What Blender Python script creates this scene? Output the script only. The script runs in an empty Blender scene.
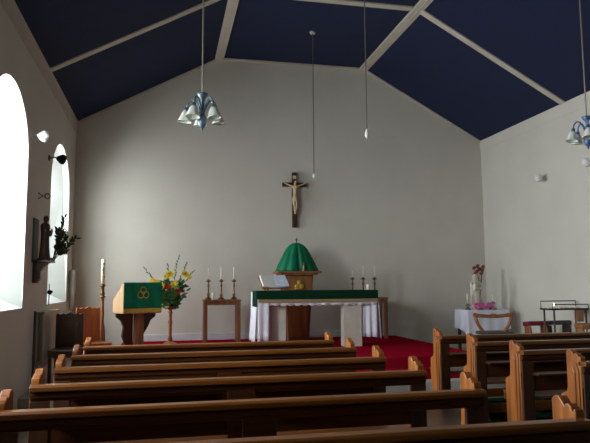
import bpy, math, random
from mathutils import Vector, Matrix
random.seed(7)
S = bpy.context.scene
COL = S.collection
PI = math.pi

# ---------------------------------------------------------------- camera
def make_camera():
    f, yaw, pitch, roll = 601.6, .2122, .1055, -.0063
    cy, sy, cp, sp, cr, sr = math.cos(yaw), math.sin(yaw), math.cos(pitch), math.sin(pitch), math.cos(roll), math.sin(roll)
    right0 = Vector((cy, -sy, 0)); flat = Vector((sy, cy, 0))
    fwd = flat * cp + Vector((0, 0, 1)) * sp
    up0 = -flat * sp + Vector((0, 0, 1)) * cp
    # image u = cr*X + sr*Z ... roll about the view axis
    right = right0 * cr + up0 * sr
    up = -right0 * sr + up0 * cr
    cam = bpy.data.cameras.new('camera'); co = bpy.data.objects.new('camera', cam); COL.objects.link(co)
    m = Matrix((right, up, -fwd)).transposed().to_4x4(); m.translation = Vector((1.72, 0, 1.52))
    co.matrix_world = m
    cam.sensor_fit = 'HORIZONTAL'; cam.sensor_width = 36; cam.lens = 36 * f / 590; cam.clip_start = .02
    S.camera = co
make_camera()

# ---------------------------------------------------------------- sky, daylight, exposure
W = bpy.data.worlds.new('overcast_sky'); S.world = W; W.use_nodes = True
bg = W.node_tree.nodes['Background']; bg.inputs[0].default_value = (.86, .95, 1, 1); bg.inputs[1].default_value = 2.2
WIN_Y = (.45, 3.8, 7.15, 10.5); HW = .88; SILL = 1.26; SPRING = 3.12; TOP = 3.87
def daylight(y, power):
    l = bpy.data.lights.new('window_daylight', 'AREA'); l.shape = 'RECTANGLE'; l.size = 2.4; l.size_y = 1.6
    l.energy = power; l.color = (.91, .97, 1.0)
    o = bpy.data.objects.new('window_daylight', l); COL.objects.link(o)
    o.location = (-.95, y, 2.85); o.rotation_euler = (0, math.radians(-66), 0)
for _y, _p in zip(WIN_Y, (20, 290, 390, 190)): daylight(_y, _p)
S.view_settings.view_transform = 'Standard'; S.view_settings.look = 'None'
S.view_settings.gamma = 1; S.view_settings.exposure = 0.6; S.view_settings.use_curve_mapping = False

# ---------------------------------------------------------------- materials
MATS = {}
def mat(name, col, rough=.6, col2=None, scale=(4, 4, 4), detail=4, bump=0, metal=0, coat=0, emit=0, ramp=(.35, .7), trans=0, sheen=0, ns=1.0, spec=.5):
    if name in MATS: return MATS[name]
    m = bpy.data.materials.new(name); m.use_nodes = True; nt = m.node_tree; N = nt.nodes; L = nt.links
    b = N['Principled BSDF']; b.inputs['Roughness'].default_value = rough; b.inputs['Metallic'].default_value = metal
    b.inputs['Coat Weight'].default_value = coat; b.inputs['Coat Roughness'].default_value = .18
    b.inputs['Specular IOR Level'].default_value = spec
    b.inputs['Sheen Weight'].default_value = sheen
    b.inputs['Transmission Weight'].default_value = trans
    if col2 is None: col2 = tuple(c * .86 for c in col)
    tc = N.new('ShaderNodeTexCoord'); mp = N.new('ShaderNodeMapping'); mp.inputs['Scale'].default_value = scale
    n = N.new('ShaderNodeTexNoise'); n.inputs['Scale'].default_value = ns; n.inputs['Detail'].default_value = detail
    r = N.new('ShaderNodeValToRGB'); r.color_ramp.elements[0].position = ramp[0]; r.color_ramp.elements[1].position = ramp[1]
    r.color_ramp.elements[0].color = (*col, 1); r.color_ramp.elements[1].color = (*col2, 1)
    L.new(tc.outputs['Object'], mp.inputs[0]); L.new(mp.outputs[0], n.inputs[0]); L.new(n.outputs[0], r.inputs[0]); L.new(r.outputs[0], b.inputs['Base Color'])
    if bump:
        bp = N.new('ShaderNodeBump'); bp.inputs['Strength'].default_value = bump; bp.inputs['Distance'].default_value = .01
        L.new(n.outputs[0], bp.inputs['Height']); L.new(bp.outputs[0], b.inputs['Normal'])
    if emit:
        b.inputs['Emission Color'].default_value = (*col, 1); b.inputs['Emission Strength'].default_value = emit
    MATS[name] = m; return m
PLASTER = mat('cream_plaster', (.63, .60, .53), .85, (.59, .56, .49), (1.3, 1.3, 1.3), 5, .15)
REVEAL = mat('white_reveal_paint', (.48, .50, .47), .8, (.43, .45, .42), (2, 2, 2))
BLUE = mat('blue_ceiling_paint', (.0020, .0085, .045), .9, (.0017, .007, .038), (3, 3, 3))
TRIM = mat('cream_trim_paint', (.56, .50, .41), .6)
FLOOR = mat('floor_lino', (.09, .065, .045), .35, (.06, .043, .03), (3, 3, 3), 6, .05)
STEP = mat('pale_lino', (.50, .49, .46), .5, (.44, .43, .40), (2, 2, 2))
CARPET = mat('crimson_carpet', (.28, .006, .02), .95, (.20, .004, .014), (60, 60, 60), 3, .4, spec=0)
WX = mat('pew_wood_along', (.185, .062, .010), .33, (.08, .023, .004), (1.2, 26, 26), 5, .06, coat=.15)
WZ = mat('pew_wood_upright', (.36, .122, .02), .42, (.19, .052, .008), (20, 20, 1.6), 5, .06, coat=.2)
WSHADED = mat('pew_wood_shaded', (.075, .022, .004), .45, (.03, .008, .002), (1.2, 26, 26), 5, .06, spec=.25)  # pew wood darkened: shade on the viewer-facing backs put into the colour
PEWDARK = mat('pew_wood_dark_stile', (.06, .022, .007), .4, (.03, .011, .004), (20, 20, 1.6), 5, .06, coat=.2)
DARKWOOD = mat('dark_oak', (.075, .028, .011), .4, (.04, .015, .006), (14, 14, 1.5), 5, .05, coat=.2)
REDWOOD = mat('reddish_wood', (.34, .12, .035), .4, (.2, .065, .02), (14, 14, 1.5), 5, .05, coat=.2)
OAK = mat('mid_oak', (.29, .125, .045), .45, (.17, .07, .024), (18, 18, 1.5), 5, .05, coat=.1)
LIGHTOAK = mat('light_oak', (.60, .38, .2), .45, (.46, .27, .13), (18, 18, 1.5), 5, .04)
STONE = mat('pale_marble', (.56, .53, .46), .5, (.47, .44, .38), (5, 5, 5), 8, .04)
GREEN = mat('green_silk', (.003, .17, .08), .55, (.002, .12, .055), (9, 9, 3), 3, .15, spec=.2)
DGREEN = mat('dark_green_velvet', (.006, .036, .017), .8, (.004, .025, .011), (20, 20, 20), 3, .1, spec=.05)
GOLD = mat('gold_thread', (.55, .38, .06), .45, (.42, .27, .03), (60, 60, 60), 2, .2, metal=.35)
BRASS = mat('aged_brass', (.22, .12, .045), .35, (.14, .07, .025), metal=.85)
LINEN = mat('white_linen', (.72, .72, .80), .85, (.66, .66, .75), (8, 8, 3), 4, .2)
WAX = mat('candle_wax', (.84, .80, .68), .45)
IVORY = mat('ivory_figure', (.68, .52, .28), .5)
IRON = mat('black_iron', (.02, .02, .022), .45, metal=.6)
GREYMETAL = mat('radiator_enamel', (.38, .35, .29), .5)
WHITEP = mat('white_plastic', (.8, .8, .78), .4)
CORD = mat('cord_grey', (.10, .095, .085), .7)
VERD = mat('verdigris_metal', (.16, .25, .30), .4, (.10, .16, .19), (12, 12, 12), metal=.5)
LEAF = mat('leaf_green', (.05, .17, .03), .6, (.02, .08, .015), (30, 30, 30))
DLEAF = mat('dark_leaf', (.012, .016, .006), .9, spec=0)
YEL = mat('yellow_petal', (.88, .76, .12), .6, (.85, .66, .08))
RED = mat('red_petal', (.45, .03, .03), .6)
PINK = mat('pink_petal', (.75, .12, .42), .6, (.85, .35, .6), (40, 40, 40))
DRYRED = mat('dried_red_petal', (.22, .06, .035), .7, (.35, .16, .1), (30, 30, 30))
STATUE = mat('painted_statue_white', (.70, .68, .60), .5, (.55, .5, .42), (9, 9, 3))
BROWN = mat('brown_statue', (.06, .028, .014), .6, (.035, .016, .009), (8, 8, 3))
SKIN = mat('statue_skin', (.55, .36, .24), .55)
MAROON = mat('maroon_vinyl', (.20, .008, .035), .5)
BLACKV = mat('dark_grey_vinyl', (.045, .045, .05), .5)
PAPER = mat('page_paper', (.78, .76, .70), .7)
PAPERB = mat('blue_grey_page', (.30, .38, .50), .7, (.55, .6, .66), (10, 40, 1), 2, ramp=(.3, .7))
FLAME = mat('candle_flame', (1, .72, .35), .5, emit=18)
BULB = mat('spot_lens', (.85, .88, .9), .2)
def glass_mat(name, col, mixf, rough=.1):
    m = bpy.data.materials.new(name); m.use_nodes = True; nt = m.node_tree; N = nt.nodes; L = nt.links
    b = N['Principled BSDF']; b.inputs['Base Color'].default_value = (*col, 1); b.inputs['Roughness'].default_value = rough
    t = N.new('ShaderNodeBsdfTransparent'); mx = N.new('ShaderNodeMixShader')
    w = N.new('ShaderNodeTexNoise'); w.inputs['Scale'].default_value = 20
    mr = N.new('ShaderNodeMapRange'); mr.inputs['To Min'].default_value = mixf * .85; mr.inputs['To Max'].default_value = min(1, mixf * 1.15)
    L.new(w.outputs[0], mr.inputs[0]); L.new(mr.outputs[0], mx.inputs[0])
    L.new(t.outputs[0], mx.inputs[1]); L.new(b.outputs[0], mx.inputs[2]); L.new(mx.outputs[0], N['Material Output'].inputs[0]); return m
PANE = glass_mat('window_glass', (.8, .85, .85), .12)
SHADE = glass_mat('frosted_glass', (.80, .84, .76), .8, .3)
TINT = glass_mat('leaded_glass', (.5, .5, .35), .6, .3)

# ---------------------------------------------------------------- mesh helpers
class MB:
    def __init__(s): s.v = []; s.f = []
    def add(s, vs, fs):
        n = len(s.v); s.v += [tuple(v) for v in vs]; s.f += [tuple(i + n for i in f) for f in fs]; return s
    def box(s, x0, x1, y0, y1, z0, z1):
        vs = [(x, y, z) for x in (x0, x1) for y in (y0, y1) for z in (z0, z1)]
        return s.add(vs, [(0, 1, 3, 2), (4, 6, 7, 5), (0, 4, 5, 1), (2, 3, 7, 6), (0, 2, 6, 4), (1, 5, 7, 3)])
    def obox(s, M, sx, sy, sz):
        vs = [M @ Vector((x * sx / 2, y * sy / 2, z * sz / 2)) for x in (-1, 1) for y in (-1, 1) for z in (-1, 1)]
        return s.add(vs, [(0, 1, 3, 2), (4, 6, 7, 5), (0, 4, 5, 1), (2, 3, 7, 6), (0, 2, 6, 4), (1, 5, 7, 3)])
    def prism(s, prof, axis, a, b):      # profile in the two other axes
        def P(p, t):
            return (t, p[0], p[1]) if axis == 0 else ((p[0], t, p[1]) if axis == 1 else (p[0], p[1], t))
        n = len(prof); vs = [P(p, a) for p in prof] + [P(p, b) for p in prof]
        return s.add(vs, [tuple(range(n))[::-1], tuple(range(n, 2 * n))] + [(i, (i + 1) % n, n + (i + 1) % n, n + i) for i in range(n)])
    def lathe(s, prof, c=(0, 0, 0), n=20, sx=1, sy=1, mod=None, M=None):
        vs = []; fs = []
        for j, (r, z) in enumerate(prof):
            for i in range(n):
                a = 2 * PI * i / n; rr = r * (mod(a, j / (len(prof) - 1)) if mod else 1)
                v = Vector((rr * math.cos(a) * sx, rr * math.sin(a) * sy, z))
                if M: v = M @ v
                vs.append(v + Vector(c))
        for j in range(len(prof) - 1):
            for i in range(n):
                k = (i + 1) % n; fs.append((j * n + i, j * n + k, (j + 1) * n + k, (j + 1) * n + i))
        fs.append(tuple(range(n))[::-1]); fs.append(tuple(range((len(prof) - 1) * n, len(prof) * n)))
        return s.add(vs, fs)
    def tube(s, pts, r, n=8):
        pts = [Vector(p) for p in pts]; rs = r if isinstance(r, (list, tuple)) else [r] * len(pts); vs = []; fs = []
        t0 = (pts[1] - pts[0]).normalized(); u = t0.orthogonal().normalized()
        for i, p in enumerate(pts):
            t = (pts[min(i + 1, len(pts) - 1)] - pts[max(i - 1, 0)]).normalized()
            u = (u - t * u.dot(t)).normalized(); w = t.cross(u)
            for k in range(n):
                a = 2 * PI * k / n; vs.append(p + (u * math.cos(a) + w * math.sin(a)) * rs[i])
        for j in range(len(pts) - 1):
            for i in range(n):
                k = (i + 1) % n; fs.append((j * n + i, j * n + k, (j + 1) * n + k, (j + 1) * n + i))
        fs.append(tuple(range(n))[::-1]); fs.append(tuple(range((len(pts) - 1) * n, len(pts) * n)))
        return s.add(vs, fs)
    def ball(s, c, r, n=12, sc=(1, 1, 1)):
        m = n // 2 + 1; prof = [(max(1e-4, math.sin(PI * j / m)) * r, -math.cos(PI * j / m) * r * sc[2]) for j in range(m + 1)]
        return s.lathe(prof, c, n, sc[0], sc[1])
    def grid(s, fn, nu, nv):
        vs = [fn(i / nu, j / nv) for j in range(nv + 1) for i in range(nu + 1)]
        return s.add(vs, [(j * (nu + 1) + i, j * (nu + 1) + i + 1, (j + 1) * (nu + 1) + i + 1, (j + 1) * (nu + 1) + i) for j in range(nv) for i in range(nu)])
def obj(name, mb, m, parent=None, bev=0, smooth=False, solid=0, seg=2):
    me = bpy.data.meshes.new(name); me.from_pydata(mb.v, [], mb.f); me.materials.append(m); me.validate()
    import bmesh
    b = bmesh.new(); b.from_mesh(me); bmesh.ops.recalc_face_normals(b, faces=b.faces); b.to_mesh(me); b.free()
    o = bpy.data.objects.new(name, me); COL.objects.link(o); o.parent = parent
    if smooth:
        for p in me.polygons: p.use_smooth = len(p.vertices) <= 4
    if solid: q = o.modifiers.new('thickness', 'SOLIDIFY'); q.thickness = solid; q.offset = 0
    if bev: q = o.modifiers.new('bevel', 'BEVEL'); q.width = bev; q.segments = seg; q.limit_method = 'ANGLE'
    return o
def tag(o, label, cat, group=None, kind=None):
    if label: o['label'] = label
    if cat: o['category'] = cat
    if group: o['group'] = group
    if kind: o['kind'] = kind
    return o
def thing(name, loc, label, cat, rz=0, group=None):
    o = bpy.data.objects.new(name, None); COL.objects.link(o); o.location = loc; o.rotation_euler = (0, 0, rz); o.empty_display_size = .1
    return tag(o, label, cat, group)
def struct(name, mb, m, parent=None, bev=0):
    o = obj(name, mb, m, parent, bev)
    if parent is None: o['kind'] = 'structure'
    return o
KIDS = {}
def copy_tree(o, parent=None):
    c = o.copy(); COL.objects.link(c); c.parent = parent
    for ch in [k for k in COL.objects if k.parent == o]: copy_tree(ch, c)
    return c

# ---------------------------------------------------------------- the room
RW, Y0, Y1, EAVE, FLAT, XL, XR = 8.55, -3.0, 12.0, 4.68, 6.17, 2.73, 5.83
struct('floor', MB().box(-.45, RW + .3, Y0 - .3, Y1 + .3, -.1, 0), FLOOR)
PG = 8.4
struct('trim_sanctuary_step', MB().box(.0, .95, 8.0, Y1, 0, .17).box(6.42, RW, 8.0, Y1, 0, .17).box(.95, 6.42, 8.0, PG, 0, .17), STEP)
struct('trim_sanctuary_platform', MB().box(.95, 6.42, PG, Y1, 0, .47).box(.95, 6.42, 8.2, PG, .17, .32), CARPET, bev=.012)
gable = [(-.45, 0), (RW + .3, 0), (RW + .3, EAVE - .15), (XR, FLAT), (XL, FLAT), (-.45, EAVE - .25)]
struct('wall_back', MB().prism(gable, 1, Y1, Y1 + .3), PLASTER)
struct('wall_rear', MB().prism(gable, 1, Y0 - .3, Y0), mat('dark_rear_bounce_cut', (.09, .05, .03), .6))  # unseen wall; its dark finish is made up to cut bounce onto the pews
struct('wall_right', MB().box(RW, RW + .3, Y0, Y1, 0, EAVE + .05), PLASTER)
def arch(y, hw, sill, spring, top, n=24):
    pts = [(y - hw, sill), (y - hw, spring)]
    for i in range(1, n): a = PI - PI * i / n; pts.append((y + hw * math.cos(a), spring + (top - spring) * math.sin(a)))
    return pts + [(y + hw, spring), (y + hw, sill)]
def wall_sheet(mb, x, outs):
    prev = Y0
    for o in outs:
        a, b = o[0][0], o[-1][0]
        mb.add([(x, prev, 0), (x, a, 0), (x, a, EAVE + .05), (x, prev, EAVE + .05)], [(0, 1, 2, 3)])
        mb.add([(x, a, 0), (x, b, 0), (x, b, o[0][1]), (x, a, o[0][1])], [(0, 1, 2, 3)])
        for p, q in zip(o[1:-1], o[2:-1]):
            mb.add([(x, p[0], p[1]), (x, q[0], q[1]), (x, q[0], EAVE + .05), (x, p[0], EAVE + .05)], [(0, 1, 2, 3)])
        prev = b
    mb.add([(x, prev, 0), (x, Y1, 0), (x, Y1, EAVE + .05), (x, prev, EAVE + .05)], [(0, 1, 2, 3)])
inn = [arch(y, HW, SILL, SPRING, TOP) for y in WIN_Y]
out = [arch(y, HW - .17, SILL + .22, SPRING, TOP - .17) for y in WIN_Y]
mb = MB(); wall_sheet(mb, 0, inn); wall_sheet(mb, -.45, out)
struct('wall_left', mb, PLASTER)
for k, (a, b) in enumerate(zip(inn, out)):
    m_ = MB(); n = len(a)
    mid = [(p[0], p[1]) for p in a]
    m_.add([(-.10 if 1 <= i <= n - 2 else 0, p[0], p[1]) for i, p in enumerate(mid)] + [(-.45, p[0], p[1]) for p in b], [(i, (i + 1) % n, n + (i + 1) % n, n + i) for i in range(n)])
    w = struct('window_%d' % (k + 1), m_, REVEAL)
    lp = MB(); ar = a[1:-1]; q_ = len(ar)
    lp.add([(0, p[0], p[1]) for p in ar] + [(-.10, p[0], p[1]) for p in ar], [(i, i + 1, q_ + i + 1, q_ + i) for i in range(q_ - 1)])
    lp.add([(0, a[0][0], a[0][1]), (0, a[1][0], a[1][1]), (-.10, a[1][0], a[1][1])], [(0, 1, 2)]); lp.add([(0, a[-1][0], a[-1][1]), (0, a[-2][0], a[-2][1]), (-.10, a[-2][0], a[-2][1])], [(0, 1, 2)])
    obj('arch_edge', lp, PLASTER, w)
    y = WIN_Y[k]; g = arch(y, HW - .17, SILL + .22, SPRING, TOP - .17)
    obj('pane', MB().prism(g, 0, -.43, -.424), PANE, w)
    fr = MB()
    for dy in (-.68, -.35, 0, .35, .68): fr.box(-.425, -.39, y + dy - .018, y + dy + .018, SILL + .22, SPRING + (.5 if abs(dy) < .4 else 0))
    for z in (1.47, 1.9, 2.35, 2.8, 3.1): fr.box(-.425, -.39, y - .7, y + .7, z - .015, z + .015)
    obj('glazing_bars', fr, TRIM, w)
# ceiling: two slopes and a flat middle
sec = [(-.45, EAVE - (FLAT - EAVE) / XL * .45), (XL, FLAT), (XR, FLAT), (RW + .3, EAVE - (FLAT - EAVE) / (RW - XR) * .3), (RW + .3, 6.5), (-.45, 6.5)]
struct('ceiling', MB().prism(sec, 1, Y0 - .3, Y1 + .3), BLUE)
sl = math.atan2(FLAT - EAVE, XL)
def slope_strip(mb, y, w, t):            # a batten across the whole section
    for (xa, za), (xb, zb) in (((0, EAVE), (XL, FLAT)), ((XL, FLAT), (XR, FLAT)), ((XR, FLAT), (RW, EAVE))):
        vs = [(x, yy, z - dz) for (x, z) in ((xa, za), (xb, zb)) for yy in (y - w / 2, y + w / 2) for dz in (-.02, t)]
        mb.add(vs, [(0, 1, 3, 2), (4, 6, 7, 5), (0, 4, 5, 1), (2, 3, 7, 6), (0, 2, 6, 4), (1, 5, 7, 3)])
    return mb
for k, y in enumerate((9.1, 6.2, 3.3, .4)):
    struct('trim_%d' % (k + 1), slope_strip(MB(), y, .13, .025), TRIM)
struct('trim_5', MB().box(XL - .09, XL + .09, Y0, Y1, FLAT - .05, FLAT + .02).box(XL - .012, XL + .012, Y0, Y1, FLAT - .06, FLAT), TRIM)
struct('trim_6', MB().box(XR - .09, XR + .09, Y0, Y1, FLAT - .05, FLAT + .02).box(XR - .012, XR + .012, Y0, Y1, FLAT - .06, FLAT), TRIM)
struct('trim_7', slope_strip(MB(), Y1 - .02, .05, .035), TRIM)
struct('trim_8', MB().prism([(0, EAVE - .22), (.012, EAVE - .22), (.02, EAVE - .05), (.035, EAVE + .0), (0, EAVE + .02)], 1, Y0, Y1), TRIM)
struct('trim_9', MB().prism([(RW, EAVE - .22), (RW - .01, EAVE - .22), (RW - .02, EAVE - .05), (RW - .03, EAVE + .0), (RW, EAVE + .02)], 1, Y0, Y1), PLASTER)
struct('baseboard_back', MB().box(.95, 6.42, Y1 - .03, Y1, .47, .60), mat('skirting_white', (.66, .66, .70), .5), bev=.006)

# ---------------------------------------------------------------- pews
PL = 2.75
endp = [(.03, 0), (.03, .905), (.035, .925), (.045, .925), (.055, .91), (.065, .93), (.085, .945), (.105, .94), (.115, .928), (.13, .948), (.155, .968), (.185, .968), (.21, .95), (.21, .66), (.22, .62), (.30, .585), (.30, 0)]
def make_pew(loc, label, group, rail_h=.085):
    t = thing('pew', loc, label, 'pew', 0, group)
    for x0, out_ in ((0, -1), (PL - .05, 1)):
        e = MB().prism(endp, 0, x0, x0 + .05)
        o = obj('end_panel', e, WZ, t, bev=.008)
        xo = x0 if out_ < 0 else x0 + .05
        a, b = sorted((xo, xo + out_ * .012))
        fm = MB().prism([(.05, .10), (.185, .10), (.185, .80), (.16, .86), (.118, .875), (.075, .86), (.05, .80)], 0, a, b)
        a2, b2 = sorted((xo, xo + out_ * .02))
        fm.prism([(.085, .14), (.155, .14), (.155, .79), (.12, .83), (.085, .79)], 0, a2, b2)
        obj('raised_moulding', fm, WZ, o, bev=.005)
    rail = [(-.035, .845), (-.035, .872), (-.022, .884), (.035, .886), (.055, .878), (.062, .86), (.055, .845)]
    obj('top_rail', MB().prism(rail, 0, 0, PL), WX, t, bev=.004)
    obj('back_board', MB().box(0, PL, 0, .03, .78, .845).box(0, PL, -.012, 0, .80, .83), WSHADED, t, bev=.004)
    obj('lower_back_board', MB().box(0, PL, .005, .03, .50, .675), WSHADED, t, bev=.004)
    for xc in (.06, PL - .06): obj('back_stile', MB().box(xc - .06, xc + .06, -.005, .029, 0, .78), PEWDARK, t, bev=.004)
    for xc, w in ((PL / 2, .19),):
        obj('back_post', MB().box(xc - w / 2, xc + w / 2, -.02, .004, .0, .80), WSHADED, t, bev=.004)
    obj('book_ledge', MB().box(.10, PL / 2 - .1, -.11, .005, .655, .672).box(PL / 2 + .1, PL - .10, -.11, .005, .655, .672), WSHADED, t, bev=.003)
    obj('seat', MB().box(.05, PL - .05, .02, .44, .425, .45).box(.05, PL - .05, .40, .425, .36, .425), WX, t, bev=.006)
    obj('foot_rail', MB().box(.05, PL - .05, .10, .13, .10, .2), WX, t, bev=.004)
    return t
GP = 'pews in the left block'
names = ['front pew of the left block, nearest the red carpeted step', 'second pew from the front in the left block',
         'third pew from the front in the left block', 'fourth pew from the front in the left block',
         'long wooden pew in the left block, second nearest the viewer', 'nearest pew, only its top rail crossing the bottom right of the photo']
p0 = make_pew((.89, 6.83, 0), names[0], GP)
pews = [p0]
for i in range(1, 6):
    c = copy_tree(p0); c.location = (.89 + (.04 if i == 5 else -.005 * i), 6.83 - .855 * i, 0); c['label'] = names[i]; pews.append(c)
rn = ['front pew of the right block, facing the draped side altar', 'second pew from the front in the right block across the aisle',
      'third pew from the front in the right block across the aisle', 'nearest visible pew of the right block at the right edge']
for i in range(4):
    c = copy_tree(p0); c.location = (5.06, 7.01 - .872 * i, 0); c['label'] = rn[i]; c['group'] = 'pews in the right block'
    for k in [q for q in COL.objects if q.parent == c]: pass
# kneelers
kl = ['green kneeler on the floor under the %s, %s' % (a, b) for a in ('second right-hand pew', 'third right-hand pew') for b in ('nearest the aisle', 'middle one', 'farthest from aisle')]
j = 0
for yy in (6.45, 5.58):
    for xx in (5.5, 6.2, 6.9):
        o = thing('kneeler', (xx, yy, 0), kl[j], 'kneeler', 0, 'green kneelers under the right-hand pews'); j += 1
        obj('cushion', MB().box(-.2, .2, -.12, .12, .02, .2), DGREEN, o, bev=.03, seg=3)
        obj('base', MB().box(-.18, .18, -.1, .1, 0, .02), DARKWOOD, o)

# ---------------------------------------------------------------- altar
PF = .47
al = thing('altar', (0, 0, PF), 'pale stone table altar on the red carpeted platform', 'altar')
obj('tabletop', MB().box(3.25, 5.31, 10.02, 10.74, .85, .93), STONE, al, bev=.01)
obj('support', MB().box(3.42, 3.73, 10.10, 10.28, 0, .85), STONE, al, bev=.008)
obj('support', MB().box(4.72, 5.05, 10.02, 10.20, 0, .85), STONE, al, bev=.008)
TZ = PF + .93
cl = thing('altar_linen', (0, 0, 0), 'white lace-edged linen hanging down both ends of the altar', 'altar cloth')
def lace(u, v):
    x = 3.24 + 2.09 * u; z = TZ + .008 - v * (.215 + .022 * abs(math.sin(u * PI * 17)))
    return (x, 9.995 - .008 * math.sin(u * 60) * v, z)
obj('front_edge', MB().grid(lace, 170, 6), LINEN, cl, solid=.004, smooth=True)
def side(x, sgn, zb, y0=10.0, y1=10.76):
    def f(u, v):
        fold = .022 * math.sin(u * 17 + .6) * v
        return (x + sgn * (.01 + fold + .03 * v), y0 + (y1 - y0) * u, TZ + .008 - v * (TZ - zb) - .012 * abs(math.sin(u * 26)) * (v > .99))
    return f
obj('end_drop', MB().grid(side(3.235, -1, .57), 40, 14), LINEN, cl, solid=.004, smooth=True)
def sidecorner(u, v): return (3.23 + .19 * u, 9.985 - .015 * math.sin(u * 9) * v, TZ + .008 - v * (TZ - .59))
obj('end_drop', MB().grid(side(5.335, 1, .6), 40, 14), LINEN, cl, solid=.004, smooth=True)
def rc(u, v): return (5.32 - .24 * u, 10.0 + .05 * u - .02 * math.sin(u * 14) * v, TZ + .006 - v * (TZ - .62))
obj('corner_fold', MB().grid(sidecorner, 14, 8), LINEN, cl, solid=.004, smooth=True)
obj('corner_fold', MB().grid(rc, 16, 8), LINEN, cl, solid=.004, smooth=True)
fr = thing('altar_frontlet', (0, 0, 0), 'dark green cloth with gold edging across the altar top', 'altar cloth')
obj('cloth', MB().box(3.22, 5.335, 9.975, 10.76, TZ + .012, TZ + .03).box(3.22, 5.335, 9.965, 9.98, TZ - .115, TZ + .03).box(3.205, 3.22, 9.97, 10.45, TZ - .24, TZ + .03), DGREEN, fr, bev=.006)
obj('gold_edging', MB().box(3.24, 5.33, 9.962, 9.978, TZ - .165, TZ - .117), mat('tan_braid', (.34, .25, .12), .7, (.25, .17, .08), (60, 60, 60), 2, .2), fr)
# missal stand and book
ms = thing('missal_stand', (3.56, 10.2, TZ + .03), 'small dark red wooden book stand on the left of the altar', 'book stand', .12)
obj('desk', MB().obox(Matrix.Translation((0, .02, .12)) @ Matrix.Rotation(math.radians(38), 4, 'X'), .36, .25, .018), REDWOOD, ms, bev=.004)
obj('ledge', MB().box(-.18, .18, -.11, -.075, .03, .075), REDWOOD, ms, bev=.004)
for x in (-.15, .15):
    obj('leg', MB().box(x - .015, x + .015, -.09, -.06, 0, .06).box(x - .015, x + .015, .09, .12, 0, .17), REDWOOD, ms)
bk = thing('open_book', (3.54, 10.2, TZ + .14), 'thick open book lying on the small altar book stand', 'book', .12)
Rb = Matrix.Rotation(math.radians(38), 4, 'X')
for sgn, mt, nm in ((-1, PAPER, 'page_block'), (1, PAPERB, 'page_block')):
    Mx = Rb @ Matrix.Translation((sgn * .118, .015, .045)) @ Matrix.Rotation(sgn * -.12, 4, 'Y')
    obj(nm, MB().obox(Mx, .23, .30, .035), mt, bk, bev=.008)
obj('cover', MB().obox(Rb @ Matrix.Translation((0, .015, .018)), .49, .32, .012), REDWOOD, bk)
cs = thing('stub_candle', (5.27, 10.3, TZ + .03), 'short white candle at the right end of the altar', 'candle')
obj('wax', MB().lathe([(.03, 0), (.03, .09), (.024, .1)], n=14), WAX, cs, smooth=True)
obj('wick', MB().tube([(0, 0, .1), (.002, 0, .115)], .002, 5), CORD, cs)

# ---------------------------------------------------------------- tabernacle and its pedestal
tp = thing('tabernacle_pedestal', (4.20, 11.4, PF), 'tapering wooden pedestal behind the altar under a green veil', 'pedestal')
def taper(z0, z1, h0, h1, d0, d1):
    vs = [(sx * h, sy * d, z) for z, h, d in ((z0, h0, d0), (z1, h1, d1)) for sx in (-1, 1) for sy in (-1, 1)]
    return vs, [(0, 2, 3, 1), (4, 5, 7, 6), (0, 1, 5, 4), (2, 6, 7, 3), (0, 4, 6, 2), (1, 3, 7, 5)]
obj('shaft', MB().add(*taper(0, 1.24, .20, .28, .16, .23)), OAK, tp, bev=.008)
obj('front_panel', MB().add([(x, y, z) for (x, z, y) in ((-.14, .08, -.185), (.14, .08, -.185), (.19, .78, -.225), (-.19, .78, -.225))] +
    [(x, y + .03, z) for (x, z, y) in ((-.14, .08, -.185), (.14, .08, -.185), (.19, .78, -.225), (-.19, .78, -.225))],
    [(0, 1, 2, 3), (4, 7, 6, 5), (0, 4, 5, 1), (1, 5, 6, 2), (2, 6, 7, 3), (3, 7, 4, 0)]), REDWOOD, tp)
obj('cornice', MB().box(-.36, .36, -.30, .25, 1.24, 1.275).box(-.42, .42, -.33, .28, 1.275, 1.315), OAK, tp, bev=.008)
em = MB()
for dx, dz, r in ((-.045, .0, .045), (.045, .0, .045), (0, .07, .045), (0, -.02, .03)): em.lathe([(r, -.232), (r * .8, -.250)], (dx, 0, 1.02 + dz), 12, M=Matrix.Rotation(0, 4, 'X')) if False else em.ball((dx, -.242, 1.03 + dz), r, 10, (1, .25, 1))
em.box(-.10, .10, -.25, -.236, .975, .99)
obj('gilt_emblem', em, GOLD, tp, smooth=True)
tb = thing('tabernacle', (4.20, 11.38, PF + 1.315), 'domed tabernacle under a green silk veil, topped by a small cross', 'tabernacle')
def pl(a, t): return 1 - .3 * math.exp(-((a - 1.5 * PI) / .09) ** 2) * (1 - t) + (.045 * math.cos(a * 13) + .02 * math.cos(a * 7 + 1)) * (1 - t) ** .7
obj('veil', MB().lathe([(.42, .0), (.385, .08), (.345, .17), (.30, .26), (.255, .35), (.21, .43), (.16, .49), (.10, .53), (.04, .55), (.01, .555)], n=120, sy=.62, mod=pl), GREEN, tb, smooth=True)
obj('finial_cross', MB().box(-.009, .009, -.008, .008, .54, .65).box(-.03, .03, -.008, .008, .60, .616), BRASS, tb)
so = thing('standing_figurine', (4.28, 11.115, PF + 1.315), 'tiny dark red figurine standing before the green veil', 'figurine')
obj('robe', MB().lathe([(.026, 0), (.028, .01), (.02, .06), (.022, .1), (.012, .13)], n=12), REDWOOD, so, smooth=True)
obj('head', MB().ball((0, 0, .15), .016, 10), REDWOOD, so, smooth=True)

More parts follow.
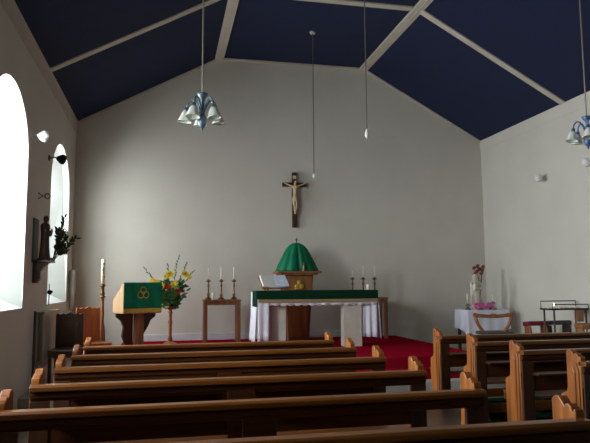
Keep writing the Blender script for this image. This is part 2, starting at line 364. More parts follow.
# ---------------------------------------------------------------- crucifix
cx = thing('crucifix', (4.285, 11.95, 2.69), 'dark wooden crucifix with a pale carved figure on the back wall', 'crucifix')
obj('upright', MB().box(-.05, .05, -.02, .03, 0, 1.14), DARKWOOD, cx, bev=.006)
obj('cross_beam', MB().box(-.255, .255, -.025, .025, .84, .925), DARKWOOD, cx, bev=.006)
obj('title_plaque', MB().box(-.035, .035, -.032, -.02, 1.0, 1.07), IVORY, cx, bev=.003)
def skin_body(name, verts, edges, radii, m, parent, root=0, sub=2):
    me = bpy.data.meshes.new(name); me.from_pydata(verts, edges, []); me.materials.append(m)
    o = bpy.data.objects.new(name, me); COL.objects.link(o); o.parent = parent
    s = o.modifiers.new('skin', 'SKIN'); s.use_smooth_shade = True
    if not me.skin_vertices: me.attributes.new  # layer is made by the modifier below
    import bmesh
    b = bmesh.new(); b.from_mesh(me); ly = b.verts.layers.skin.verify(); b.verts.ensure_lookup_table()
    for i, v in enumerate(b.verts):
        r = radii[i]; v[ly].radius = r if isinstance(r, tuple) else (r, r); v[ly].use_root = (i == root)
    b.to_mesh(me); b.free()
    q = o.modifiers.new('sub', 'SUBSURF'); q.levels = sub; q.render_levels = sub
    return o
V = [(0, -.06, .60), (0, -.062, .70), (0, -.06, .82), (0, -.065, .875), (.005, -.085, .915), (.006, -.09, .955),
     (-.06, -.055, .845), (-.13, -.045, .875), (-.205, -.04, .905), (-.232, -.042, .912),
     (.06, -.055, .845), (.13, -.045, .875), (.205, -.04, .905), (.232, -.042, .912),
     (-.03, -.075, .53), (-.022, -.10, .43), (-.008, -.06, .30), (-.008, -.085, .265),
     (.03, -.075, .53), (.022, -.10, .43), (.010, -.06, .31), (.008, -.085, .275)]
Eg = [(0, 1), (1, 2), (2, 3), (3, 4), (4, 5), (2, 6), (6, 7), (7, 8), (8, 9), (2, 10), (10, 11), (11, 12), (12, 13), (0, 14), (14, 15), (15, 16), (16, 17), (0, 18), (18, 19), (19, 20), (20, 21)]
Rr = [(.042, .03), (.034, .025), (.05, .03), .016, .026, .024, .02, .015, .011, .010, .02, .015, .011, .010, .028, .02, .012, .010, .028, .02, .012, .010]
skin_body('carved_figure', V, Eg, Rr, IVORY, cx)
obj('loincloth', MB().lathe([(.052, .53), (.056, .56), (.05, .61), (.045, .625)], (0, -.066, 0), 16, 1, .75), IVORY, cx, smooth=True)

# ---------------------------------------------------------------- side tables, candlesticks, candles
def side_table(loc, w, h, d, label):
    t = thing('side_table', loc, label, 'table', 0, 'wooden side tables against the back wall')
    obj('tabletop', MB().box(-.01, w + .01, -.01, d + .01, h - .03, h), OAK, t, bev=.005)
    for y in (.01, d - .03): obj('apron', MB().box(.06, w - .06, y, y + .02, h - .10, h - .03), OAK, t, bev=.003)
    for x in (0, w - .065):
        for y in (0, d - .065): obj('leg', MB().box(x, x + .065, y, y + .065, 0, h - .03), OAK, t, bev=.004)
side_table((2.43, 11.32, PF), .68, .79, .38, 'tall narrow wooden table between the flowers and the altar')
side_table((5.34, 11.32, PF), .68, .80, .38, 'wooden table half hidden behind the right end of the altar')
def candlestick(loc, h, label, group, mt=BRASS):
    t = thing('candlestick', loc, label, 'candlestick', 0, group)
    obj('base', MB().lathe([(.065, 0), (.065, .012), (.05, .03), (.02, .05)], n=18), mt, t, smooth=True)
    obj('stem', MB().lathe([(.018, .045), (.03, h * .25), (.016, h * .35), (.014, h * .6), (.024, h * .68), (.013, h * .78), (.014, h - .05)], n=14), mt, t, smooth=True)
    obj('drip_pan', MB().lathe([(.014, h - .055), (.048, h - .035), (.052, h - .025), (.02, h - .02), (.02, h)], n=18), mt, t, smooth=True)
def candle(loc, r, h, label, group=None, lit=False):
    t = thing('candle', loc, label, 'candle', 0, group)
    obj('wax', MB().lathe([(r, 0), (r * .96, h - .006), (r * .6, h)], n=12), WAX, t, smooth=True)
    obj('wick', MB().tube([(0, 0, h), (.002, 0, h + .014)], .0018, 5), CORD, t)
    if lit: obj('flame', MB().lathe([(.001, h + .008), (.008, h + .02), (.006, h + .035), (.001, h + .05)], n=10), FLAME, t, smooth=True)
for x, n_ in ((2.52, 'left'), (2.76, 'middle'), (3.0, 'right')):
    z = PF + .79
    candlestick((x, 11.5, z), .38, '%s brass candlestick of three on the table left of the altar' % n_, 'candlesticks on the left table')
    candle((x, 11.5, z + .38), .0135, .235, 'slim white candle in the %s candlestick on the table left of the altar' % n_, 'candles on the left table')
candle((2.60, 11.4, PF + .79), .028, .13, 'short thick white candle standing on the left wooden table')
for x, n_, h in ((5.36, 'left', .14), (5.58, 'middle', .235), (5.82, 'right', .235)):
    z = PF + .80
    candlestick((x, 11.5, z), .40, '%s brass candlestick of three on the table behind the altar' % n_, 'candlesticks on the right table')
    candle((x, 11.5, z + .40), .0135, h, 'slim white candle in the %s candlestick on the table behind the altar' % n_, 'candles on the right table')

# ---------------------------------------------------------------- lectern, flowers, paschal candle
lt = thing('lectern', (1.30, 10.15, PF), 'wooden lectern with a green cloth over its desk', 'lectern', math.radians(20))
# desk: local x across, -y to the congregation, z up
dp = [(-.22, .62), (-.22, 1.09), (-.16, 1.09), (.36, .82), (.36, .62)]
obj('desk', MB().prism([(y, z) for y, z in dp], 0, -.31, .31), LIGHTOAK, lt, bev=.008)
obj('post', MB().box(-.07, .07, -.10, .02, .05, .62), OAK, lt, bev=.008)
obj('carved_bracket', MB().prism([(-.34, .62), (-.34, .56), (-.26, .5), (-.22, .40), (-.24, .25), (-.18, .1), (-.16, .05), (-.07, .05), (-.07, .62)], 1, .02, .10), DARKWOOD, lt, bev=.006)
obj('carved_bracket', MB().prism([(.30, .62), (.30, .56), (.22, .5), (.18, .40), (.12, .3), (.07, .2), (.07, .62)], 1, .02, .10), DARKWOOD, lt, bev=.006)
obj('foot', MB().box(-.28, .28, -.2, .25, 0, .05), DARKWOOD, lt, bev=.01)
lf = thing('lectern_fall', (1.30, 10.15, PF), 'bright green cloth with gold emblem and fringe hanging over the lectern', 'lectern cloth', math.radians(20))
def fall(u, v):
    w = .305; x = -w + 2 * w * u
    return (x, -.235 - .006 * math.sin(u * 21) * v - .004 * v, 1.105 - v * .42)
obj('cloth', MB().grid(fall, 60, 10), GREEN, lf, solid=.006, smooth=True)
obj('cloth_over_desk', MB().grid(lambda u, v: (-.305 + .61 * u, -.237 + .08 * v + .3 * max(0, v - .2), 1.105 + .002 - .155 * max(0, v - .2)), 4, 8), GREEN, lf, solid=.006)
def fringe(u, v): return (-.307 + .614 * u, -.243 - .006 * math.sin(u * 21) + .002 * math.sin(u * 300), .70 - v * .065)
obj('fringe', MB().grid(fringe, 220, 2), GOLD, lf, solid=.006)
sh = MB()
for dx, dz in ((-.042, -.025), (.042, -.025), (0, .045)):
    sh.tube([(dx + .045 * math.cos(a * PI / 9), -.252, .94 + dz + .052 * math.sin(a * PI / 9)) for a in range(19)], .0075, 6)
sh.tube([(.018 * math.cos(a * PI / 6), -.252, .94 + .018 * math.sin(a * PI / 6)) for a in range(13)], .005, 6)
obj('gold_emblem', sh, GOLD, lf)

fs = thing('flower_stand', (1.82, 11.0, PF), 'slender turned wooden flower stand beside the lectern', 'stand')
obj('foot', MB().lathe([(.15, 0), (.15, .02), (.10, .05), (.04, .09)], n=20), REDWOOD, fs, smooth=True)
obj('post', MB().lathe([(.035, .08), (.045, .12), (.028, .18), (.03, .38), (.042, .42), (.028, .46), (.03, .56), (.042, .58), (.028, .62)], n=16), REDWOOD, fs, smooth=True)
obj('dish', MB().lathe([(.03, .62), (.05, .64), (.085, .66), (.10, .69), (.085, .69), (.05, .665)], n=20), REDWOOD, fs, smooth=True)
fa = thing('flower_arrangement', (1.82, 11.0, PF + .70), 'bouquet of yellow and red flowers with trailing foliage on its stand', 'flowers')
obj('vase', MB().lathe([(.06, -.015), (.07, .02), (.06, .05)], n=16), DLEAF, fa, smooth=True)
def leaf(mb, p, d, ln, w):
    d = Vector(d).normalized(); s_ = d.cross(Vector((.1, -1, .2))).normalized() * w; nrm = d.cross(s_).normalized() * .004
    p = Vector(p); pts = [p, p + d * ln * .35 + s_, p + d * ln * .75 + s_ * .7, p + d * ln, p + d * ln * .75 - s_ * .7, p + d * ln * .35 - s_]
    mb.add([q + nrm for q in pts] + [q - nrm for q in pts], [(0, 1, 2, 3, 4, 5), (11, 10, 9, 8, 7, 6)] + [(i, 6 + i, 6 + (i + 1) % 6, (i + 1) % 6) for i in range(6)])
fo = MB()
for _ in range(330):
    a = random.uniform(0, 2 * PI); r = random.uniform(0, .2) * random.uniform(.4, 1); z = random.uniform(-.02, .42)
    rr = r * (0.5 + 1.3 * min(1, max(0, z + .05) / .3))
    leaf(fo, (rr * math.cos(a), rr * math.sin(a) * .7, z), (math.cos(a) * .8, math.sin(a) * .5, random.uniform(-.6, .9)), random.uniform(.06, .12), random.uniform(.016, .032))
for (x, y, z) in ((-.42, -.03, .60), (.12, .05, .80), (.36, -.02, .55), (-.33, 0, .50), (.26, .05, .68), (-.05, .04, .66), (.24, -.05, .18), (.20, -.08, .12)):
    tip = Vector((x, y, z)); tip = tip * 1.15; fo.tube([(0, 0, .05), tip * .5 + Vector((0, 0, .06)), tip], [.006, .005, .002], 5)
    for k in range(9):
        q = tip * (.45 + .06 * k) + Vector((0, 0, .05 * (1 - k / 9)))
        leaf(fo, q, tip.normalized() + Vector((random.uniform(-.7, .7), random.uniform(-.4, .4), random.uniform(-.3, .5))), .06, .009)
obj('foliage', fo, LEAF, fa)
def bloom(c, r, m, parent, n=11, name='flower'):
    mb = MB(); c = Vector(c)
    for ring, (k, tilt, ln) in enumerate(((n, .25, 1), (n - 2, .7, .8), (6, 1.15, .55))):
        for i in range(k):
            a = 2 * PI * i / k + ring * .4
            d = Vector((math.cos(a) * math.cos(tilt), -math.sin(tilt), math.sin(a) * math.cos(tilt)))
            d.rotate(Matrix.Rotation(.3, 3, 'X'))
            s_ = d.cross(Vector((0, -1, .01))).normalized() * r * .24
            p1 = c + d * r * ln * .55; p2 = c + d * r * ln; nn = Vector((0, -.003, 0))
            mb.add([c + nn, p1 + s_ + nn, p2 + nn, p1 - s_ + nn, c - nn, p1 + s_ - nn, p2 - nn, p1 - s_ - nn], [(0, 1, 2, 3), (7, 6, 5, 4), (0, 4, 5, 1), (1, 5, 6, 2), (2, 6, 7, 3), (3, 7, 4, 0)])
    mb.ball(c, r * .28, 8)
    return obj(name, mb, m, parent)
for c, r, m_ in (((-.27, -.12, .40), .105, YEL), ((-.17, -.15, .36), .08, YEL), ((-.02, -.12, .56), .09, YEL), ((-.09, -.1, .52), .055, YEL), ((.05, -.13, .36), .09, YEL), ((.09, -.12, .41), .05, YEL),
                 ((.25, -.1, .56), .085, YEL), ((.33, -.1, .50), .045, YEL), ((-.05, -.16, .34), .07, RED), ((.13, -.15, .27), .075, RED), ((-.33, -.08, .46), .045, YEL)):
    bloom(c, r, m_, fa)

pc = thing('paschal_candle_stand', (.66, 11.0, .17), 'tall turned wooden stand holding the great candle near the left corner', 'candle stand')
obj('foot', MB().lathe([(.17, -.0), (.17, .03), (.10, .06), (.075, .10)], n=20), OAK, pc, smooth=True)
obj('post', MB().lathe([(.075, .09), (.068, .4), (.055, .62), (.034, .75), (.028, 1.1), (.028, 1.15), (.06, 1.165), (.06, 1.18), (.032, 1.19)], n=16), OAK, pc, smooth=True)
obj('brass_holder', MB().lathe([(.03, 1.185), (.042, 1.22), (.03, 1.26), (.03, 1.34), (.055, 1.36), (.055, 1.37), (.036, 1.375), (.036, 1.40)], n=16), BRASS, pc, smooth=True)
pk = thing('paschal_candle', (.66, 11.0, 1.57), 'thick decorated white candle on the tall wooden stand', 'candle')
obj('wax', MB().lathe([(.034, 0), (.034, .41), (.025, .42)], n=16), WAX, pk, smooth=True)
obj('gilt_band', MB().lathe([(.036, .10), (.036, .13)], n=16).lathe([(.036, .33), (.036, .355)], n=16), GOLD, pk)
obj('painted_cross', MB().box(-.006, .006, -.038, -.03, .16, .29).box(-.02, .02, -.038, -.028, .23, .245), BRASS, pk)

# ---------------------------------------------------------------- carved chairs on the left
crest = lambda w, z: [(-w, z - .05), (-w, z - .01), (-w * .85, z), (-w * .7, z - .02), (-w * .5, z + .0), (-w * .3, z - .015), (0, z + .02), (w * .3, z - .015), (w * .5, z), (w * .7, z - .02), (w * .85, z), (w, z - .01), (w, z - .05)]
def carved_chair(loc, rz, label, bm_, w=.21, hb=.98):
    t = thing('carved_chair', loc, label, 'chair', rz)
    obj('backrest', MB().prism([(-w, .42)] + crest(w, hb) + [(w, .42)], 1, .18, .215), bm_, t, bev=.006)
    obj('back_panel', MB().box(-w * .7, w * .7, .17, .18, .52, hb - .12), bm_, t, bev=.006)
    obj('seat', MB().box(-w - .01, w + .01, -.22, .215, .45, .485), bm_, t, bev=.008)
    obj('seat_rail', MB().box(-w + .01, w - .01, -.20, -.18, .38, .45).box(-w + .0, -w + .02, -.19, .2, .38, .45).box(w - .02, w, -.19, .2, .38, .45), bm_, t)
    for x in (-w + .02, w - .02):
        for y in (-.19, .19): obj('leg', MB().box(x - .022, x + .022, y - .022, y + .022, 0, .45), bm_, t, bev=.004)
carved_chair((.38, 9.05, .17), -.05, 'dark carved chair beside the radiator on the left wall', DARKWOOD, .19, .97)
carved_chair((.64, 9.95, .17), .55, 'orange-brown carved chair behind the dark one, near the tall candle', mat('orange_wood_lit', (.62, .20, .045), .35, (.42, .12, .025), (14, 14, 1.5), 5, .05, coat=.3), .20, 1.02)  # orange wood brightened in place of light that misses this chair

# ---------------------------------------------------------------- left wall fittings
rd = thing('radiator', (0, 8.80, .42), 'cream panel radiator on the left wall below the windows', 'radiator')
obj('panel', MB().box(.10, .13, 0, 1.15, .02, .76), GREYMETAL, rd, bev=.006)
rb = MB()
for i in range(13): rb.box(.045, .10, .04 + i * .082, .055 + i * .082, .05, .72)
obj('fins', rb, GREYMETAL, rd)
obj('rear_panel', MB().box(.02, .045, 0, 1.15, .02, .76), GREYMETAL, rd, bev=.006)
obj('pipe', MB().tube([(.07, -.06, -.42), (.07, -.06, .10), (.07, .02, .10)], .012), GREYMETAL, rd)
obj('pipe', MB().tube([(.05, -.25, -.42), (.05, -.25, .78)], .014), mat('dark_pipe_paint', (.05, .045, .04), .5), rd)
def spot(loc, dirx, label, body, lens, cat='spotlight', ext=0):
    t = thing('spotlight', loc, label, cat)
    s = dirx
    obj('wall_plate', MB().box(min(0, s * .02), max(0, s * .02), -.035, .035, -.035, .035), body, t)
    obj('arm', MB().tube([(s * .01, 0, 0), (s * .09, 0, .01), (s * (.12 + ext), -.02, 0)], .009), body, t)
    M_ = Matrix.Translation((s * (.17 + ext), -.04, -.01)) @ Matrix.Rotation(.9 * s, 4, 'Y') @ Matrix.Rotation(.5, 4, 'X')
    obj('lamp_head', MB().lathe([(.03, .06), (.05, .04), (.07, -.02), (.075, -.05), (.068, -.05), (.05, -.03)], n=18, M=M_), body, t, smooth=True)
    obj('lens', MB().lathe([(.064, -.04), (.05, -.058), (.02, -.064)], n=18, M=M_), lens, t, smooth=True)
spot((.0, 8.15, 3.47), 1, 'white spotlight high on the left wall between the arched windows', WHITEP, BULB)
spot((.0, 9.35, 3.42), 1, 'dark spotlight seen against the top of the far left window', IRON, BULB, ext=.03)
spot((RW, 9.75, 3.47), -1, 'white spotlight high on the right wall, the farther one', WHITEP, BULB)
spot((RW, 8.45, 3.50), -1, 'white spotlight high on the right wall, cut by the photo edge', WHITEP, BULB)
wb = thing('wall_bracket', (0, 8.72, 2.76), 'small dark scrolled iron bracket on the left wall above the statue', 'bracket')
obj('scroll', MB().tube([(.0, 0, .04), (.06, 0, 0), (0, 0, -.04)], .007).tube([(.12 + .035 * math.cos(a * PI / 6), 0, .035 * math.sin(a * PI / 6)) for a in range(13)], .008).tube([(.06, 0, 0), (.09, 0, 0)], .007), IRON, wb)

def robed_statue(name, loc, h, rz, robe, head_m, label, mantle=None, child=False, hair=None):
    t = thing(name, loc, label, 'statue', rz)
    k = h
    fold = lambda a, t_: 1 + .07 * math.cos(a * 9) * (1 - t_) ** .8
    obj('robe', MB().lathe([(.17 * k, 0), (.165 * k, .05 * k), (.135 * k, .25 * k), (.12 * k, .45 * k), (.125 * k, .6 * k), (.145 * k, .72 * k), (.135 * k, .79 * k), (.06 * k, .83 * k), (.038 * k, .85 * k)], n=54, sy=.72, mod=fold), robe, t, smooth=True)
    hd = obj('head', MB().lathe([(.036 * k, .82 * k), (.036 * k, .85 * k), (.055 * k, .885 * k), (.062 * k, .925 * k), (.055 * k, .965 * k), (.03 * k, .995 * k), (.004, 1.0 * k)], (0, -.01 * k, 0), 18, .88, 1), head_m, t, smooth=True)
    obj('nose', MB().ball((0, -.068 * k, .92 * k), .012 * k, 8, (.8, 1, 1.4)), head_m, hd, smooth=True)
    for s_ in (-1, 1):
        obj('sleeve', MB().tube([(s_ * .12 * k, 0, .77 * k), (s_ * .155 * k, -.03 * k, .66 * k), (s_ * .12 * k, -.09 * k, .57 * k), (s_ * .03 * k, -.13 * k, .63 * k)], [.045 * k, .05 * k, .05 * k, .035 * k], 12), robe, t, smooth=True)
        obj('hand', MB().ball((s_ * .015 * k, -.145 * k, .66 * k), .03 * k, 10, (.5, .7, 1.4)), head_m, t, smooth=True)
    if mantle:
        obj('mantle', MB().lathe([(.185 * k, .10 * k), (.16 * k, .4 * k), (.165 * k, .65 * k), (.165 * k, .76 * k), (.09 * k, .84 * k), (.078 * k, .90 * k), (.072 * k, .97 * k), (.03 * k, 1.02 * k)], (0, .03 * k, 0), 30, sy=.72), mantle, t, smooth=True)
    if child:
        c = obj('child_figure', MB().lathe([(.05 * k, .52 * k), (.055 * k, .6 * k), (.05 * k, .7 * k), (.02 * k, .74 * k)], (-.11 * k, -.11 * k, 0), 14).ball((-.11 * k, -.11 * k, .78 * k), .04 * k, 12), robe, t, smooth=True)
    obj('plinth', MB().lathe([(.19 * k, -.04 * k), (.19 * k, 0), (.17 * k, .01 * k)], n=24, sy=.8), head_m if robe == BROWN else robe, t, smooth=True)
    return t
sb = thing('statue_bracket', (0, 8.6, 1.57), 'dark carved wooden wall bracket between the two left windows', 'bracket')
obj('shelf', MB().box(0, .25, -.14, .14, .27, .30), DARKWOOD, sb, bev=.008)
obj('corbel', MB().prism([(0, 0), (.05, .0), (.10, .06), (.10, .15), (.14, .22), (.20, .27), (0, .27)], 1, -.07, .07), DARKWOOD, sb, bev=.008)
obj('backboard', MB().box(0, .02, -.15, .15, .27, .86), mat('grey_green_board', (.12, .13, .10), .7), sb)
robed_statue('saint_statue', (.13, 8.6, 1.895), .58, PI / 2, BROWN, BROWN, 'brown robed saint statue on the bracket on the left wall')
sp = thing('foliage_spray', (.27, 8.62, 1.85), 'dark leafy spray sticking out beside the wall statue', 'foliage')
fo = MB()
for (x, y, z) in ((.10, 0, .62), (.08, -.03, .42), (.26, 0, .33), (.10, 0, .22), (.05, .03, .4), (.13, 0, .15), (.02, 0, .45), (.12, .04, .35)):
    tip = Vector((x, y, z)); fo.tube([(-.04, 0, .0), tip * .5 + Vector((0, 0, .06)), tip], [.006, .005, .002], 5)
    for k in range(20):
        q = tip * (.25 + .038 * k) + Vector((0, 0, .05 * (1 - k / 19)))
        leaf(fo, q, tip.normalized() + Vector((random.uniform(-1, 1), random.uniform(-.6, .6), random.uniform(-.6, .6))), .07, .014)
obj('leaves', fo, DLEAF, sp)
obj('holder', MB().tube([(-.06, 0, .0), (-.03, 0, .05)], [.03, .035], 10), DARKWOOD, sp)
ln = thing('leaded_panel', (.12, 10.0, 2.02), 'small leaded glass panel hanging in the far left window', 'ornament')
g = MB()
for i in range(4): g.box(-.09 + i * .056, -.08 + i * .056, -.008, .008, 0, .36)
for i in range(5): g.box(-.09, .09, -.008, .008, i * .0875, i * .0875 + .01)
g.tube([(-.08, 0, .36), (0, 0, .46), (.08, 0, .36)], .006, 6).tube([(0, 0, .46), (0, 0, 1.80), (-.14, 0, 1.83)], .003, 6)
obj('lead_frame', g, IRON, ln)
obj('glass', MB().box(-.08, .08, -.003, .003, .01, .35), TINT, ln)
tw = thing('iron_candle_bracket', (0.0, 9.55, 1.2), 'thin dark iron candle bracket at the edge of the far left window', 'bracket')
obj('rod', MB().tube([(.0, 0, .05), (.04, 0, .05), (.04, 0, .36)], .008, 6), IRON, tw)
obj('cup', MB().lathe([(.01, .2), (.045, .24), (.035, .26), (.012, .27)], (.05, 0, 0), 12), IRON, tw, smooth=True)
pw = thing('wall_pilaster_vase', (0.0, 11.62, 1.08), 'tall narrow pale wall vase in the far left corner', 'vase')
obj('body', MB().lathe([(.03, 0), (.045, .06), (.055, .3), (.06, .6), (.065, .72), (.055, .74)], (.07, 0, 0), 20), mat('pale_ceramic', (.45, .42, .36), .5), pw, smooth=True)
obj('bracket', MB().box(0, .06, -.03, .03, .2, .26), TRIM, pw)

# ---------------------------------------------------------------- chandeliers and cords
def chandelier(x, y, ztop, label, mt):
    t = thing('chandelier', (x, y, 3.10), label, 'chandelier', .35, 'five-armed glass chandeliers')
    obj('chain', MB().tube([(0, 0, .36), (0, 0, ztop - 3.10)], .008, 6), mat('brass_chain', (.34, .30, .22), .5, metal=.5), t)
    obj('ceiling_rose', MB().lathe([(.06, ztop - 3.10 - .06), (.05, ztop - 3.10)], n=16), TRIM, t, smooth=True)
    obj('stem', MB().lathe([(.012, .0), (.035, .03), (.048, .07), (.045, .11), (.02, .15), (.017, .29), (.025, .31), (.045, .335), (.055, .36), (.02, .37)], n=18), mt, t, smooth=True)
    obj('finial', MB().lathe([(.003, -.03), (.012, -.01), (.012, .005)], n=10), mt, t, smooth=True)
    for k in range(5):
        a = 2 * PI * k / 5; c, s_ = math.cos(a), math.sin(a)
        P = [(.015, .16), (.045, .24), (.08, .295), (.12, .30), (.15, .26), (.158, .21)]
        arm = obj('arm', MB().tube([(c * r, s_ * r, z) for r, z in P], .009, 8), mt, t, smooth=True)
        M_ = Matrix.Translation((c * .16, s_ * .16, .20)) @ Matrix.Rotation(a, 4, 'Z') @ Matrix.Rotation(-.16, 4, 'Y')
        obj('lamp_holder', MB().lathe([(.018, .02), (.024, -.02), (.028, -.03)], n=12, M=M_), mt, arm, smooth=True)
        obj('glass_shade', MB().lathe([(.022, -.012), (.034, -.028), (.046, -.055), (.054, -.09), (.066, -.12), (.072, -.13), (.065, -.12), (.05, -.09), (.04, -.055), (.026, -.032)], n=24, M=M_,
            mod=lambda a_, t_: 1 + .05 * math.cos(a_ * 8) * min(1, t_ * 2)), SHADE, arm, smooth=True)
chandelier(2.06, 6.0, EAVE + 2.06 * (FLAT - EAVE) / XL, 'pale blue chandelier with glass shades hanging at the upper left', VERD)
chandelier(6.51, 6.0, EAVE + (RW - 6.51) * (FLAT - EAVE) / XL, 'blue chandelier with glass shades cut off by the right edge', mat('blue_metal', (.10, .20, .42), .4, (.07, .13, .28), (12, 12, 12), metal=.4))
for (x, y, z, L_) in ((4.31, 10.37, 3.47, 'long cord hanging from the ceiling in front of the crucifix'), (4.28, 7.36, 3.47, 'shorter-looking cord with a white end, hanging right of the crucifix')):
    t = thing('hanging_cord', (x, y, z), L_, 'cord')
    obj('cord', MB().tube([(0, 0, .03), (0, 0, FLAT - z)], .0075, 6), CORD, t)
    obj('ceiling_rose', MB().lathe([(.045, FLAT - z - .04), (.06, FLAT - z)], n=14), TRIM, t, smooth=True)
    big = y < 9
    obj('white_end', MB().lathe([(.008, .09 if big else .05), (.022, .05 if big else .03), (.028, .0), (.018, -.03), (.004, -.045)], n=14), WHITEP, t, smooth=True)
    if big: obj('hook', MB().tube([(0, 0, .09), (.03, 0, .11), (.035, 0, .07), (.02, 0, .05)], .006, 6), WHITEP, t)

# ---------------------------------------------------------------- side altar with statue, right corner
SZ = .17
st = thing('side_altar_table', (7.38, 10.65, SZ - .0), 'small table hidden under a white cloth in the right corner', 'table')
obj('tabletop', MB().box(0, .86, 0, .5, .81, .84), OAK, st)
for x in (.02, .79):
    for y in (.02, .43): obj('leg', MB().box(x, x + .05, y, y + .05, 0, .81), DARKWOOD, st)
sc_ = thing('tablecloth', (7.38, 10.65, SZ - .0), 'white cloth draped over the small corner table', 'tablecloth')
tc = MB().box(-.01, .87, -.01, .51, .842, .852)
def hang(u, v):
    P = [(-.012, .51), (-.012, -.012), (.872, -.012), (.872, .51)]; L_ = [.522, .884, .522]; tot = sum(L_); d = u * tot
    for i in range(3):
        if d <= L_[i] + 1e-6: break
        d -= L_[i]
    a, b = P[i], P[i + 1]; k = d / L_[i]; x = a[0] + (b[0] - a[0]) * k; y = a[1] + (b[1] - a[1]) * k
    nx, ny = ((-1, 0), (0, -1), (1, 0))[i]; o_ = (.02 + .012 * math.sin(u * 55)) * v
    zb = .42 + .07 * math.sin(u * 9 + 1)
    return (x + nx * o_, y + ny * o_, .85 - v * (.85 - zb))
tc.grid(hang, 120, 10)
obj('drape', tc, LINEN, sc_, smooth=True)
TB = SZ + .852
robed_statue('madonna_statue', (7.70, 10.90, TB + .025), .66, .15, STATUE, SKIN, 'white robed statue with child standing on the corner table', mantle=mat('cream_mantle', (.55, .5, .42), .6), child=True)
dv = thing('dried_flowers', (7.86, 11.03, TB), 'vase of brownish red flowers behind the white statue', 'flowers')
obj('vase', MB().lathe([(.04, 0), (.05, .08), (.03, .2), (.035, .24)], n=16), STATUE, dv, smooth=True)
ds = MB()
for c in ((0, 0, .80), (-.06, -.02, .76), (.05, -.02, .78), (-.02, .03, .86), (.08, .0, .84), (.02, -.04, .72), (-.10, 0, .70), (-.13, -.03, .82)):
    ds.tube([(0, 0, .2), (c[0] * .4, c[1] * .4, .5), c], [.004, .004, .003], 5)
    bloom(c, .052, DRYRED, dv, 9)
obj('stems', ds, DLEAF, dv)
gf = thing('pink_flowers', (7.76, 10.74, TB), 'ring of bright pink flowers at the foot of the white statue', 'flowers')
for i in range(16):
    a = 2 * PI * i / 16; bloom((.17 * math.cos(a), .07 * math.sin(a) - .02, .05 + .03 * (i % 3)), .055, PINK, gf, 9)
gl = MB()
for i in range(30):
    a = random.uniform(0, 2 * PI); leaf(gl, (.14 * math.cos(a), .06 * math.sin(a), .02), (math.cos(a), math.sin(a), .4), .05, .014)
obj('leaves', gl, LEAF, gf)
for x, y, h, n_ in ((7.46, 10.8, .12, 'left of'), (8.0, 10.8, .16, 'right of')):
    candlestick((x, y, TB), h, 'small metal candlestick %s the white statue' % n_, 'candlesticks on the corner table', mat('pewter', (.25, .24, .2), .4, metal=.7))
    candle((x, y, TB + h), .013, .2 if x < 7.6 else .14, 'white candle %s the white statue' % n_, 'candles on the corner table')
candle((8.12, 10.9, TB), .012, .24, 'thin white candle at the right end of the corner table')

# curved-back chair before the side altar
cb = thing('curved_chair', (7.07, 9.2, SZ - .0), 'brown curved-back armchair in front of the white draped table', 'chair')
obj('top_rail', MB().prism([(-.36, .82), (-.37, .86), (-.34, .88), (-.30, .865), (-.06, .842), (-.03, .86), (.03, .86), (.06, .842), (.30, .865), (.34, .88), (.37, .86), (.36, .82), (.30, .80), (.06, .785), (-.06, .785), (-.30, .80)], 1, -.02, .02), REDWOOD, cb, bev=.008)
for s_ in (-1, 1):
    obj('curved_upright', MB().tube([(s_ * .34, 0, .83), (s_ * .315, 0, .75), (s_ * .27, 0, .66), (s_ * .20, 0, .57), (s_ * .13, 0, .52)], [.03, .028, .027, .028, .03], 10), REDWOOD, cb, smooth=True)
    obj('leg', MB().tube([(s_ * .10, -.15, .52), (s_ * .24, -.17, .2), (s_ * .27, -.2, .0)], .024, 8), REDWOOD, cb, smooth=True)
    obj('leg', MB().tube([(s_ * .10, .15, .52), (s_ * .24, .17, .2), (s_ * .27, .2, .0)], .024, 8), REDWOOD, cb, smooth=True)
obj('seat', MB().box(-.24, .24, -.2, .2, .52, .57), BLACKV, cb, bev=.02)

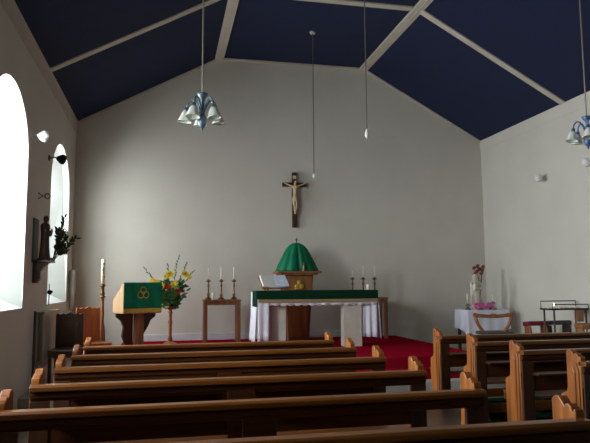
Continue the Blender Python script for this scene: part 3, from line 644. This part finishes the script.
# votive stand, kneelers on the right
vs = thing('votive_candle_stand', (7.86, 8.75, SZ), 'black iron votive candle stand against the right wall', 'candle stand')
for x in (.03, .62):
    for y in (0, .26): obj('leg', MB().box(x - .011, x + .011, y - .011, y + .011, 0, .93), mat('grey_iron', (.12, .115, .105), .5, metal=.5), vs)
obj('tray', MB().box(-.04, .67, -.02, .28, .92, .945), IRON, vs, bev=.003)
for z, dy, x0, x1 in ((1.01, -.01, .0, .66), (1.06, .27, -.02, .64)):
    obj('rack', MB().tube([(x0, dy, .94), (x0, dy, z), (x1, dy, z), (x1, dy, .94)], .009, 6), IRON, vs)
obj('collection_box', MB().box(.41, .53, -.06, -.02, .73, .92), OAK, vs, bev=.004)
for i in range(6):
    lit = i == 1
    candle((7.87 + i * .1, 8.86, SZ + .945), .017, .035, 'lit tealight on the iron votive stand' if lit else 'unlit tealight on the votive stand, %s' % ('leftmost' if i == 0 else 'one of the row right of the flame'), 'tealights on the votive stand', lit)
def kneeler_desk(loc, w, label, top, body, rz=0):
    t = thing('prayer_desk', loc, label, 'prayer desk', rz)
    obj('armrest', MB().obox(Matrix.Translation((0, 0, .68)) @ Matrix.Rotation(.12, 4, 'X'), w, .2, .07), top, t, bev=.015)
    for s_ in (-1, 1): obj('side_panel', MB().prism([(-.08, 0), (-.08, .64), (.08, .64), (.1, .5), (.06, .3), (.08, .0)], 0, s_ * (w / 2 - .04) - .015, s_ * (w / 2 - .04) + .015), body, t, bev=.004)
    obj('shelf', MB().box(-w / 2 + .04, w / 2 - .04, -.06, .08, .42, .44), body, t)
    obj('kneeling_board', MB().box(-w / 2 + .04, w / 2 - .04, -.4, -.1, .1, .15), top, t, bev=.01)
kneeler_desk((7.88, 9.25, SZ), .38, 'maroon padded prayer desk left of the votive stand', MAROON, REDWOOD, PI)
kneeler_desk((8.32, 9.30, SZ), .42, 'grey padded prayer desk behind the votive stand', BLACKV, DARKWOOD, PI)
kneeler_desk((8.28, 8.42, SZ), .42, 'orange wooden prayer desk at the right edge', REDWOOD, OAK)
